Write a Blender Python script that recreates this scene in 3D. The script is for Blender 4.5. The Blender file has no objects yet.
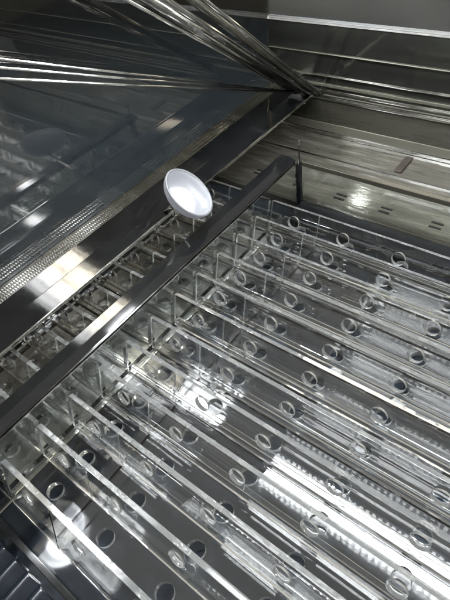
import bpy, bmesh, math, random
from mathutils import Vector, Matrix
random.seed(7)
scene = bpy.context.scene
COL = scene.collection

# ------------------------------------------------------------------ camera
cam_d = bpy.data.cameras.new('camera')
cam = bpy.data.objects.new('camera', cam_d); COL.objects.link(cam)
RX = Vector((0.78099, 0.60873, -0.13963))       # image right
DN = Vector((0.37492, -0.63577, -0.67471))      # image down
FW = Vector((-0.49949, 0.47459, -0.72476))      # forward
m = Matrix((RX, -DN, -FW)).transposed().to_4x4()
m.translation = (0.25109, -0.30614, 0.30298)
cam.matrix_world = m
cam_d.sensor_fit = 'VERTICAL'; cam_d.sensor_height = 36.0; cam_d.sensor_width = 27.0
cam_d.lens = 36.0 * 490.0 / 600.0
cam_d.clip_start = 0.005; cam_d.clip_end = 50
scene.camera = cam

# ------------------------------------------------------------------ world and exposure
world = bpy.data.worlds.new('World'); scene.world = world; world.use_nodes = True
bg = world.node_tree.nodes['Background']
bg.inputs[0].default_value = (1.0, 0.965, 0.86, 1); bg.inputs[1].default_value = 0.25
scene.view_settings.view_transform = 'Standard'; scene.view_settings.look = 'None'
scene.view_settings.exposure = 1.12; scene.view_settings.gamma = 1.0
scene.view_settings.use_curve_mapping = False
cy = scene.cycles
cy.use_denoising = True
cy.max_bounces = 22; cy.transmission_bounces = 20; cy.glossy_bounces = 8; cy.diffuse_bounces = 3
cy.transparent_max_bounces = 16
cy.sample_clamp_indirect = 6.0; cy.blur_glossy = 0.4
cy.use_adaptive_sampling = True; cy.adaptive_threshold = 0.015

# ------------------------------------------------------------------ materials
def nodes(name):
    mt = bpy.data.materials.new(name); mt.use_nodes = True
    nt = mt.node_tree
    return mt, nt, nt.nodes['Principled BSDF']
def tex(nt, scale, detail=4, rough=0.6, vec=None, stretch=None):
    n = nt.nodes.new('ShaderNodeTexNoise'); n.inputs['Scale'].default_value = scale
    n.inputs['Detail'].default_value = detail; n.inputs['Roughness'].default_value = rough
    tc = nt.nodes.new('ShaderNodeTexCoord'); mp = nt.nodes.new('ShaderNodeMapping')
    if stretch: mp.inputs['Scale'].default_value = stretch
    nt.links.new(tc.outputs['Object'], mp.inputs['Vector']); nt.links.new(mp.outputs['Vector'], n.inputs['Vector'])
    return n
def ramp(nt, src, stops):
    r = nt.nodes.new('ShaderNodeValToRGB'); e = r.color_ramp.elements
    e[0].position, e[0].color = stops[0][0], (*stops[0][1], 1)
    e[1].position, e[1].color = stops[-1][0], (*stops[-1][1], 1)
    for p, c in stops[1:-1]:
        k = e.new(p); k.color = (*c, 1)
    nt.links.new(src, r.inputs[0]); return r
def bump(nt, b, src, strength, dist):
    n = nt.nodes.new('ShaderNodeBump'); n.inputs['Strength'].default_value = strength; n.inputs['Distance'].default_value = dist
    nt.links.new(src, n.inputs['Height']); nt.links.new(n.outputs['Normal'], b.inputs['Normal'])

def make_acrylic(name, rough_lo, rough_hi, color, bstr):
    mt, nt, b = nodes(name)
    b.inputs['Base Color'].default_value = (*color, 1)
    b.inputs['Transmission Weight'].default_value = 1.0; b.inputs['IOR'].default_value = 1.49
    n = tex(nt, 38, 5, 0.65)
    r = ramp(nt, n.outputs['Fac'], [(0.42, (rough_lo,)*3), (0.72, (rough_hi,)*3)])
    nt.links.new(r.outputs['Color'], b.inputs['Roughness'])
    n2 = tex(nt, 55, 2, 0.5)
    bump(nt, b, n2.outputs['Fac'], bstr, 0.0006)
    return mt
ACR = make_acrylic('clear_acrylic', 0.0, 0.02, (0.975, 0.98, 0.975), 0.05)
EDGE = make_acrylic('sawn_acrylic_edge', 0.02, 0.16, (0.98, 0.985, 0.98), 0.35)
SMOKE = make_acrylic('smoked_glass', 0.0, 0.04, (0.20, 0.18, 0.145), 0.01)
SMOKE.node_tree.nodes['Principled BSDF'].inputs['IOR'].default_value = 1.95
def add_scatter(mt, w, col):
    nt = mt.node_tree; b = nt.nodes['Principled BSDF']; out = nt.nodes['Material Output']
    mix = nt.nodes.new('ShaderNodeMixShader'); mix.inputs[0].default_value = w
    t = nt.nodes.new('ShaderNodeBsdfTranslucent'); d = nt.nodes.new('ShaderNodeBsdfDiffuse'); m2 = nt.nodes.new('ShaderNodeMixShader')
    t.inputs[0].default_value = (*col, 1); d.inputs[0].default_value = (*col, 1); m2.inputs[0].default_value = 0.5
    nt.links.new(t.outputs[0], m2.inputs[1]); nt.links.new(d.outputs[0], m2.inputs[2])
    nt.links.new(b.outputs[0], mix.inputs[1]); nt.links.new(m2.outputs[0], mix.inputs[2]); nt.links.new(mix.outputs[0], out.inputs[0])
DRILL = make_acrylic('drilled_acrylic', 0.01, 0.07, (0.98, 0.985, 0.98), 0.15)
add_scatter(EDGE, 0.09, (0.85, 0.87, 0.86)); add_scatter(DRILL, 0.16, (0.85, 0.87, 0.86))
GLASS = make_acrylic('clear_glass', 0.0, 0.02, (0.93, 0.96, 0.94), 0.01)

def plain(name, col, rough=0.5, metal=0.0, spec=0.5, var=0.25, scale=60, bst=0.0, stretch=None, coat=0.0):
    mt, nt, b = nodes(name)
    n = tex(nt, scale, 5, 0.6, stretch=stretch)
    lo = tuple(c*(1-var) for c in col); hi = tuple(min(1, c*(1+var)) for c in col)
    r = ramp(nt, n.outputs['Fac'], [(0.3, lo), (0.7, hi)])
    nt.links.new(r.outputs['Color'], b.inputs['Base Color'])
    rr = ramp(nt, n.outputs['Fac'], [(0.3, (max(0, rough*0.7),)*3), (0.75, (min(1, rough*1.4),)*3)])
    nt.links.new(rr.outputs['Color'], b.inputs['Roughness'])
    b.inputs['Metallic'].default_value = metal; b.inputs['Specular IOR Level'].default_value = spec
    b.inputs['Coat Weight'].default_value = coat; b.inputs['Coat Roughness'].default_value = 0.03
    if bst: bump(nt, b, n.outputs['Fac'], bst, 0.0006)
    return mt
BLACK = plain('gloss_black_lacquer', (0.0045, 0.0048, 0.0052), 0.07, 0, 0.5, 0.3, 30, 0.03)
DARK = plain('dark_slate_base', (0.014, 0.020, 0.029), 0.045, 0, 0.6, 0.2, 55, 0.0)
CHROME = plain('polished_metal', (0.62, 0.62, 0.60), 0.16, 1, 0.5, 0.2, 90, 0.05)
STRIP = plain('olive_grey_strip', (0.075, 0.072, 0.058), 0.3, 0.3, 0.5, 0.3, 40, 0.05, stretch=(0.08, 1, 1))
BRIGHTEN = plain('brightening_grey', (0.34, 0.345, 0.335), 0.25, 0.4, 0.5, 0.2, 60, 0.05)  # pale grey standing in for light between the two rails
BRUSH = plain('brushed_metal', (0.30, 0.30, 0.28), 0.22, 1, 0.5, 0.15, 60, 0.05)
MIRROR = plain('smoked_mirror', (0.11, 0.112, 0.10), 0.08, 0.95, 0.5, 0.35, 40, 0.10, stretch=(0.04, 1, 1.6))
OLIVE = plain('dark_olive_metal', (0.028, 0.027, 0.021), 0.25, 0.3, 0.5, 0.3, 40, 0.05, stretch=(0.08, 1, 1))
WALLM = plain('olive_grey_wall', (0.011, 0.0108, 0.0088), 0.5, 0, 0.4, 0.25, 12, 0.05, stretch=(0.3, 1, 1))
NAVY = plain('blue_black_plastic', (0.010, 0.012, 0.016), 0.22, 0, 0.6, 0.3, 50, 0.03)
MATTE = plain('matte_black', (0.006, 0.006, 0.006), 0.7, 0, 0.1)
TAB = plain('dull_grey_tab', (0.045, 0.046, 0.042), 0.4)
WHITE = plain('white_enamel', (0.42, 0.43, 0.45), 0.35, 0, 0.5, 0.03, 40)
def make_beige():
    mt, nt, b = nodes('mottled_beige_panel')
    n = tex(nt, 110, 9, 0.75, stretch=(0.12, 1, 1))
    r = ramp(nt, n.outputs['Fac'], [(0.28, (0.022, 0.021, 0.017)), (0.5, (0.042, 0.040, 0.033)), (0.72, (0.10, 0.096, 0.081))])
    nt.links.new(r.outputs['Color'], b.inputs['Base Color'])
    b.inputs['Roughness'].default_value = 0.06
    n2 = tex(nt, 120, 4, 0.6, stretch=(0.3, 1, 1)); bump(nt, b, n2.outputs['Fac'], 0.25, 0.0008)
    return mt
BEIGE = make_beige()
def make_frost():
    mt, nt, b = nodes('frosted_lamp_glass')
    b.inputs['Base Color'].default_value = (0.08, 0.083, 0.09, 1); b.inputs['Roughness'].default_value = 0.4
    b.inputs['Emission Color'].default_value = (0.85, 0.90, 1.0, 1); b.inputs['Emission Strength'].default_value = 0.06
    return mt
FROST = make_frost()
def emit(name, col, s):
    mt = bpy.data.materials.new(name); mt.use_nodes = True; nt = mt.node_tree
    nt.nodes.remove(nt.nodes['Principled BSDF'])
    e = nt.nodes.new('ShaderNodeEmission'); e.inputs[0].default_value = (*col, 1); e.inputs[1].default_value = s
    nt.links.new(e.outputs[0], nt.nodes['Material Output'].inputs[0]); return mt
LEDW = emit('cool_white_led', (0.95, 0.98, 1.0), 48)
LEDC = emit('lamp_core_led', (0.96, 0.98, 1.0), 9)
FILL_WARM = emit('warm_fill_light', (1.0, 0.90, 0.72), 9)  # only for the added warm fill
LEDH = emit('bright_white_led', (0.95, 0.98, 1.0), 180)

# ------------------------------------------------------------------ mesh helpers
def link(name, me, mats, parent=None, bevel=0.0, smooth=False):
    for mt in (mats if isinstance(mats, (list, tuple)) else [mats]):
        if len(me.materials) < (len(mats) if isinstance(mats, (list, tuple)) else 1): me.materials.append(mt)
    o = bpy.data.objects.new(name, me); COL.objects.link(o)
    if parent: o.parent = parent
    if bevel:
        md = o.modifiers.new('bevel', 'BEVEL'); md.width = bevel; md.segments = 2
        md.limit_method = 'ANGLE'; md.angle_limit = math.radians(40)
    if smooth:
        for p in me.polygons: p.use_smooth = True
    return o
def from_bm(bm, name):
    bmesh.ops.recalc_face_normals(bm, faces=bm.faces[:])
    me = bpy.data.meshes.new(name); bm.to_mesh(me); bm.free(); return me
def add_box(bm, x0, x1, y0, y1, z0, z1):
    v = [bm.verts.new(p) for p in [(x0,y0,z0),(x1,y0,z0),(x1,y1,z0),(x0,y1,z0),(x0,y0,z1),(x1,y0,z1),(x1,y1,z1),(x0,y1,z1)]]
    for f in ((0,3,2,1),(4,5,6,7),(0,1,5,4),(1,2,6,5),(2,3,7,6),(3,0,4,7)): bm.faces.new([v[i] for i in f])
def box(name, b, mat, parent=None, bevel=0.0):
    bm = bmesh.new(); add_box(bm, *b); return link(name, from_bm(bm, name), mat, parent, bevel)
def extrude_x(name, prof, x0, x1, mat, parent=None, bevel=0.0):
    bm = bmesh.new()
    a = [bm.verts.new((x0, y, z)) for y, z in prof]; b = [bm.verts.new((x1, y, z)) for y, z in prof]
    n = len(prof)
    for i in range(n): bm.faces.new((a[i], a[(i+1) % n], b[(i+1) % n], b[i]))
    bm.faces.new(a); bm.faces.new(b)
    return link(name, from_bm(bm, name), mat, parent, bevel)
def extrude_y(name, prof, y0, y1, mat, parent=None, bevel=0.0):
    bm = bmesh.new()
    a = [bm.verts.new((x, y0, z)) for x, z in prof]; b = [bm.verts.new((x, y1, z)) for x, z in prof]
    n = len(prof)
    for i in range(n): bm.faces.new((a[i], a[(i+1) % n], b[(i+1) % n], b[i]))
    bm.faces.new(a); bm.faces.new(b)
    return link(name, from_bm(bm, name), mat, parent, bevel)
def tube(name, p, q, r, mat, parent=None, seg=12, r2=None):
    p, q = Vector(p), Vector(q); d = (q-p).normalized()
    u = d.orthogonal().normalized(); w = d.cross(u); r2 = r if r2 is None else r2
    bm = bmesh.new(); A = []; B = []
    for i in range(seg):
        t = 2*math.pi*i/seg; o = u*math.cos(t)+w*math.sin(t)
        A.append(bm.verts.new(p+o*r)); B.append(bm.verts.new(q+o*r2))
    for i in range(seg): bm.faces.new((A[i], A[(i+1) % seg], B[(i+1) % seg], B[i]))
    bm.faces.new(A); bm.faces.new(B)
    return link(name, from_bm(bm, name), mat, parent, 0, True)
def lathe(name, prof, mat, parent=None, seg=48):
    bm = bmesh.new(); rings = []
    for r, z in prof:
        rings.append([bm.verts.new((r*math.cos(2*math.pi*i/seg), r*math.sin(2*math.pi*i/seg), z)) for i in range(seg)] if r > 1e-6 else [bm.verts.new((0, 0, z))])
    for a, b in zip(rings, rings[1:]):
        for i in range(seg):
            j = (i+1) % seg
            if len(a) == 1: bm.faces.new((a[0], b[i], b[j]))
            elif len(b) == 1: bm.faces.new((a[i], a[j], b[0]))
            else: bm.faces.new((a[i], a[j], b[j], b[i]))
    return link(name, from_bm(bm, name), mat, parent, 0, True)
def empty(name, loc, label, cat, group=None):
    o = bpy.data.objects.new(name, None); COL.objects.link(o); o.location = loc; o.empty_display_size = 0.02
    return tag(o, label, cat, group)
def tag(o, label, cat, group=None):
    o['label'] = label; o['category'] = cat
    if group: o['group'] = group
    return o
def struct(o, label=None):
    o['kind'] = 'structure'
    if label: o['label'] = label
    return o

def holed_plate(name, us, vs, hole_v, r, th, seg=40):
    """plate in the u,v plane, thickness th along +w, one round hole in the middle (u) of every cell"""
    bm = bmesh.new()
    def cell(u0, u1, v0, v1, hv):
        cu, cv = (u0+u1)/2, hv; rect = []; circ = []
        for k in range(seg):
            a = 2*math.pi*(k+0.5)/seg; dx, dy = math.cos(a), math.sin(a)
            tx = ((u1-cu) if dx > 0 else (cu-u0))/max(abs(dx), 1e-9); ty = ((v1-cv) if dy > 0 else (cv-v0))/max(abs(dy), 1e-9)
            t = min(tx, ty); rect.append((cu+dx*t, cv+dy*t)); circ.append((cu+dx*r, cv+dy*r))
        corners = [(u1, v1), (u0, v1), (u0, v0), (u1, v0)]
        for w in (0, th):
            R_ = [bm.verts.new((x, y, w)) for x, y in rect]; C_ = [bm.verts.new((x, y, w)) for x, y in circ]
            for k in range(seg):
                j = (k+1) % seg; x, y = rect[k]; X, Y = rect[j]
                same = abs(x-X) < 1e-7 or abs(y-Y) < 1e-7
                poly = [R_[k], R_[j], C_[j], C_[k]]
                if not same:
                    c = min(corners, key=lambda q: (q[0]-x)**2+(q[1]-y)**2+(q[0]-X)**2+(q[1]-Y)**2)
                    poly = [R_[k], bm.verts.new((*c, w)), R_[j], C_[j], C_[k]]
                f = bm.faces.new(poly if w else poly[::-1])
            if w == 0: low = C_
            else:
                for k in range(seg):
                    j = (k+1) % seg
                    f = bm.faces.new((C_[k], C_[j], low[j], low[k])); f.material_index = 2; f.smooth = True
    for i in range(len(us)-1):
        for j in range(len(vs)-1): cell(us[i], us[i+1], vs[j], vs[j+1], hole_v(vs[j], vs[j+1]))
    bmesh.ops.remove_doubles(bm, verts=bm.verts[:], dist=1e-6)
    # outer rim: link the boundary loops
    edges = [e for e in bm.edges if len(e.link_faces) == 1]
    top = [e for e in edges if all(v.co.z > th/2 for v in e.verts)]
    bot = {tuple(round(c, 6) for c in v.co.xy): v for e in edges for v in e.verts if v.co.z < th/2}
    for e in top:
        a, b = e.verts
        f = bm.faces.new((a, b, bot[tuple(round(c, 6) for c in b.co.xy)], bot[tuple(round(c, 6) for c in a.co.xy)])); f.material_index = 1
    return from_bm(bm, name)

# ------------------------------------------------------------------ the setting
PITCH = 0.02735; COLP = 0.05
struct(box('base_floor', (-1.60, 0.75, -0.80, 0.60, -0.030, -0.011), DARK))
backing = struct(box('wall_behind', (-1.6, 0.9, 0.52, 0.55, -0.03, 0.60), WALLM))
# left wall of the case: smoked mirror glass standing on the rail
lw = struct(box('wall_left', (-0.099, -0.0915, -0.80, 0.172, -0.010, 0.26), [SMOKE]))

# beige ledge behind the racks with its slots
ledge = empty('beige_ledge', (0, 0.1, 0), 'streaked beige shelf panel with small black slots behind the clear rack', 'shelf')
def child(o, parent):
    o.parent = parent; o.matrix_parent_inverse = Matrix.Translation(-parent.location); return o
child(box('panel', (-0.090, 0.42, 0.0375, 0.1625, -0.0105, -0.0005), BEIGE, None, 0.0006), ledge)
for i, x in enumerate((-0.0427, 0.0067, 0.0567, 0.1045, 0.1535, 0.203, 0.253)):
    for dy in (0.0, 0.0065):
        child(box('slot', (x-0.0055, x+0.0055, 0.0605+dy, 0.0627+dy, -0.0004, 0.0003), MATTE), ledge)
child(box('clip', (0.0840, 0.0915, 0.1260, 0.1560, -0.0004, 0.0018), plain('brown_black_plastic', (0.02, 0.016, 0.013), 0.35), None, 0.0004), ledge)
child(box('seam_strip', (-0.090, 0.42, 0.118, 0.1205, -0.0004, 0.0009), CHROME), ledge)

# ------------------------------------------------------------------ racks
FIN_H, FIN_LEAN, FIN_T = 0.0280, math.atan2(0.0079, 0.0255), 0.0035
FOOT_Y, FOOT_Z = -0.0157, 0.0020
def rack(name, x0, n, label):
    """n columns; rows 0..11 ; fins in front of each row and one behind the last"""
    yf = -11*PITCH + FOOT_Y
    root = empty(name, (x0, yf, 0), label, 'rack', 'clear acrylic racks with leaning dividers')
    us = [k*COLP for k in range(n+1)]; us[0] += 0.0005; us[-1] -= 0.0045
    ys = [k*PITCH for k in range(13)]; ys[0] += 0.0005; ys[-1] += 0.0005
    bp = holed_plate('base_plate', us, ys, lambda a, b: round(a/PITCH)*PITCH-FOOT_Y, 0.0056, 0.0048)
    o = link('base_plate', bp, [ACR, EDGE, DRILL], root, 0.0006); o.location = (0, 0.0, -0.0032)
    L = FIN_H/math.cos(FIN_LEAN); L0 = (FOOT_Z+0.0104)/math.cos(FIN_LEAN)
    fm = holed_plate('divider', us, [0, L], lambda a, b: L*0.52, 0.0056, FIN_T)
    ff = holed_plate('front_panel', us, [0, L+L0], lambda a, b: L0+L*0.52, 0.0056, FIN_T)
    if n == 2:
        lo = box('brightening_sheet', (0.0, n*COLP-0.004, 0, 12*PITCH, -0.0108, -0.0090), BRIGHTEN); lo.parent = root  # pale sheet added to brighten the shaded floor under the narrow rack
    fb = bmesh.new(); add_box(fb, us[0], us[-1], 0, 0.0036, 0, 0.0030); foot_me = from_bm(fb, 'foot_strip')
    for k in range(12):
        front = k == 0
        f = link('front_panel' if front else 'divider', ff if front else fm, [ACR, EDGE, DRILL], root, 0.0005)
        dz = 0.0124 if front else 0.0
        f.location = (0, k*PITCH-0.0008-dz*math.tan(FIN_LEAN)+FIN_T*math.cos(FIN_LEAN)-(0.0020 if front else 0), FOOT_Z+0.0009-dz-(0.0006 if front else 0))
        if not front:
            fo = link('foot_strip', foot_me, [ACR, EDGE], root, 0.0004); fo.location = (0, k*PITCH+FIN_T+0.0016, 0.0021)
        jit = 0.0 if front else 1.0
        f.location.y += jit*random.uniform(-0.0003, 0.0003)
        f.rotation_euler = (math.radians(90)-FIN_LEAN+jit*math.radians(random.uniform(-0.7, 0.7)), 0, jit*math.radians(random.uniform(-0.06, 0.06)))
    return root
rack('clear_divider_rack', 0.025, 6, 'large clear acrylic rack of leaning dividers with round holes')
rack('clear_divider_rack', -0.075, 2, 'narrow clear acrylic rack of dividers left of the black rail, beside the lamp')

# ------------------------------------------------------------------ black railed guard of the large rack
g = empty('black_guard_rail', (0.02, 0.035, 0), 'glossy black rail on a clear pane along the left of the large rack', 'rail')
child(extrude_y('rail', [(0.0075, 0.0462), (0.0235, 0.0462), (0.0242, 0.0490), (0.0175, 0.0515), (0.0075, 0.0512)], -0.46, 0.036, BLACK, None, 0.0004), g)
child(box('trim', (0.0236, 0.0248, -0.46, 0.036, 0.0448, 0.0459), CHROME), g)
child(box('pane', (0.0212, 0.0236, -0.46, 0.036, -0.0100, 0.0459), [GLASS]), g)
child(box('post', (0.0230, 0.0285, 0.0365, 0.0420, -0.0100, 0.0440), BLACK, None, 0.0004), g)
child(tube('pin', (0.0255, 0.0395, 0.044), (0.0257, 0.040, 0.0680), 0.0011, BLACK, None, 10, 0.0004), g)
bgd = empty('back_guard', (0.03, 0.04, 0), 'low clear back pane with dark top strip behind the large rack', 'guard')
child(box('pane', (0.0290, 0.42, 0.0385, 0.0405, 0.0040, 0.0430), [GLASS]), bgd)
child(box('top_strip', (0.0290, 0.42, 0.0375, 0.0425, 0.0432, 0.0478), OLIVE, None, 0.0004), bgd)
child(box('foot_strip', (0.0290, 0.42, 0.0125, 0.0372, -0.0100, 0.0040), BLACK, None, 0.0005), bgd)

# ------------------------------------------------------------------ left case rail
lr = empty('case_rail', (-0.055, 0, 0.04), 'wide glossy black rail under the dark glass, beside the lamp', 'rail')
child(extrude_y('body', [(-0.0310, 0.0468), (-0.0310, 0.0490), (-0.0520, 0.0500), (-0.0535, 0.0485), (-0.0730, 0.0505), (-0.0730, 0.0468)], -0.60, 0.1640, BLACK, None, 0.0004), lr)
child(box('edge_trim', (-0.0308, -0.0296, -0.60, 0.160, 0.0475, 0.0500), CHROME, None, 0.0002), lr)
child(box('stud_strip', (-0.0912, -0.0732, -0.60, 0.1640, 0.0468, 0.0495), OLIVE, None, 0.0004), lr)
bm = bmesh.new()
for row in range(3):
    y = -0.36
    while y < 0.158:
        x = -0.0762-row*0.0047
        add_box(bm, x-0.0009, x+0.0009, y, y+0.0011, 0.0494, 0.0504); y += 0.0023
st = child(link('stud', from_bm(bm, 'stud'), CHROME), lr); st['kind'] = 'stuff'

# ------------------------------------------------------------------ back of the case
bs = empty('olive_plinth', (0.1, 0.165, 0), 'low dark olive metal plinth standing behind the beige ledge', 'plinth')
child(box('plate', (-0.0910, 0.46, 0.1655, 0.1710, -0.010, 0.0395), OLIVE, None, 0.0008), bs)
child(box('lower_strip', (-0.0910, 0.46, 0.1635, 0.1653, 0.0040, 0.0140), STRIP, None, 0.0004), bs)
child(box('lip', (-0.0910, 0.46, 0.1628, 0.1653, -0.010, 0.0036), CHROME, None, 0.0004), bs)
bw = empty('back_glass', (0.1, 0.168, 0.04), 'dark reflecting back glass panel with a bright top edge', 'glass panel')
child(box('sheet', (-0.0910, 0.60, 0.1660, 0.1705, 0.0400, 0.1180), MIRROR), bw)
child(box('top_edge', (-0.0910, 0.60, 0.1650, 0.1715, 0.1182, 0.1212), EDGE, None, 0.0005), bw)
for z, t, mt in ((0.0410, 0.0024, CHROME), (0.0462, 0.0012, STRIP), (0.0500, 0.0016, CHROME), (0.0560, 0.0030, STRIP), (0.0672, 0.0007, CHROME), (0.0900, 0.0006, STRIP)):
    child(box('trim_and_streak_bar', (-0.0910, 0.60, 0.1640, 0.1658, z, z+t), mt, None, 0.0003), bw)  # trim line, and bars shaped as the streaks reflected in the back glass

# corner struts
cs = empty('corner_strut', (-0.045, 0.155, 0.05), 'bundle of shiny metal rods rising from the dark back corner', 'strut')
child(box('hub', (-0.062, -0.034, 0.1440, 0.1625, 0.0400, 0.0560), BLACK, None, 0.003), cs)
def strut_line(k, y1, z1, r, mt):
    p = Vector((-0.045+k[0], 0.1537, 0.0500+k[1])); q = Vector((-0.045+k[0]*1.5, y1, z1+k[1]))
    child(tube('rod', p, p+(q-p)*1.25, r, mt, None, 14), cs)
strut_line((0.000, 0.000), -0.0372, 0.2017, 0.0045, BRUSH)
strut_line((-0.004, -0.003), -0.0372, 0.1970, 0.0012, CHROME)
strut_line((0.006, 0.002), -0.0372, 0.2017, 0.0011, CHROME)
strut_line((0.012, 0.000), -0.0372, 0.2017, 0.0026, BRUSH)
strut_line((0.020, 0.002), -0.0300, 0.2017, 0.0030, OLIVE)
strut_line((0.029, 0.002), -0.0300, 0.2017, 0.0016, BRUSH)
for a, b in ((0, 0.0), (-0.002, 0.005), (0.003, -0.006)):
    strut_line((a, 0.0), -0.1643, 0.2054+b, 0.0008, CHROME)

# ------------------------------------------------------------------ front: black channel and folded sheet
fr = empty('front_channel', (0.1, -0.33, 0), 'narrow dark channel along the front of the clear rack', 'channel')
child(box('body', (-0.10, 0.42, -0.3375, -0.3335, -0.0105, -0.0005), BLACK, None, 0.0005), fr)
fs = empty('folded_sheet', (0.05, -0.37, -0.01), 'blue black folded plastic sheet in the bottom left corner', 'sheet')
for k in range(26):
    x = -0.10+k*0.013
    child(extrude_y('fold', [(x, -0.0105), (x+0.0055, -0.0020), (x+0.0075, -0.0020), (x+0.0125, -0.0105)], -0.46, -0.343, NAVY, None, 0.0006), fs)

# ------------------------------------------------------------------ lamps
def led_or_fill_bar(x0, x1, y, z, label, n, LEDW=LEDW, w=1.0):
    o = empty('led_or_fill_bar', ((x0+x1)/2, y, z), label, 'lamp', 'LED bars over the case')
    child(box('housing', (x0, x1, y-0.030*w, y+0.030*w, z+0.002, z+0.020), WHITE, None, 0.002), o)
    child(box('diffuser', (x0+0.004, x1-0.004, y-0.006*w, y+0.018*w, z, z+0.0018), LEDW), o)
    child(box('diffuser', (x0+0.004, x1-0.004, y-0.021*w, y-0.0085*w, z, z+0.0018), LEDW), o)
    for s in (0.0235*w, -0.0265*w):
        bm = bmesh.new()
        for k in range(n):
            x = x0+0.006+(x1-x0-0.012)*k/(n-1)
            add_box(bm, x-0.0024, x+0.0024, y+s-0.002, y+s+0.002, z, z+0.0018)
        c = child(link('led_chip', from_bm(bm, 'led_chip'), LEDW), o); c['kind'] = 'stuff'
led_or_fill_bar(0.012, 0.46, -0.060, 0.45, 'white LED light bar mirrored as the long glare in the large rack', 46)
led_or_fill_bar(-0.46, -0.105, -0.010, 0.45, 'short white LED bar mirrored as the glare patch by the black rail', 34, LEDH, 1.7)
led_or_fill_bar(-0.09, 0.50, 0.45, 0.30, 'added unseen warm fill light for the beige ledge from behind', 40, FILL_WARM)  # warm fill, added out of view to brighten the ledge

led_or_fill_bar(-0.30, 0.70, -1.00, 0.75, 'added unseen white fill light behind the viewer for the divider faces', 60)  # added fill behind the camera, brightens the dividers
led_or_fill_bar(0.85, 1.45, -0.10, 0.60, 'added unseen white fill light to the right for the divider ends', 40)  # added fill outside the view, brightens the acrylic edges
led_or_fill_bar(0.75, 1.35, 0.35, 0.75, 'added unseen white fill light far right behind the racks', 40)  # another added fill, out of view, for edge glints

def cam_dir(x, y, z): return RX*x + DN*y + FW*z
def bowl_lamp(loc, n, up, label, s=1.0, LEDC=LEDC):
    o = empty('bowl_lamp', loc, label, 'lamp', 'white bowl lamps')
    z = n.normalized(); x = (up-z*up.dot(z)).normalized(); y = z.cross(x)
    o.matrix_world = Matrix.Translation(loc) @ Matrix((x, y, z)).transposed().to_4x4()
    r = 0.027*s; d = 0.016*s
    prof = []
    for k in range(13):
        a = k/12*math.pi/2; prof.append((max(r*math.sin(a), 0), -d*math.cos(a)))
    prof += [(r+0.0012, 0.0004), (r+0.0020, -0.0006)]
    for k in range(12, -1, -1):
        a = k/12*math.pi/2; prof.append((max((r+0.0016)*math.sin(a), 0), -(d+0.0016)*math.cos(a)-0.0006))
    lathe('bowl', prof, FROST, o)
    core = []
    for k in range(9):
        a = k/8*math.pi/2; core.append((0.0145*s*math.cos(a) if k < 8 else 0, -d*0.86+0.0085*s*math.sin(a)))
    lathe('led_core', [(0.0145*s, -d*0.88)]+core, LEDC, o)
    return o
n1 = cam_dir(0.62, -0.45, -0.64)
L1 = Vector((0.0055, -0.0862, 0.085))
b1 = bowl_lamp(L1, n1, cam_dir(0.58, 0.81, 0), 'round white glowing bowl lamp between the two black rails', 0.77)
back = L1 - n1.normalized()*0.017
tube('stem', (0, 0, -0.0138), b1.matrix_world.inverted() @ Vector((-0.038, back.y+0.01, 0.0490)), 0.0016, CHROME, b1)
b2 = bowl_lamp(Vector((-0.20, -0.333, 0.45)), Vector((0.3, 0, -1)), Vector((0, 1, 0)), 'round white bowl lamp mirrored at the front left corner of the rack', 1.7, LEDH)
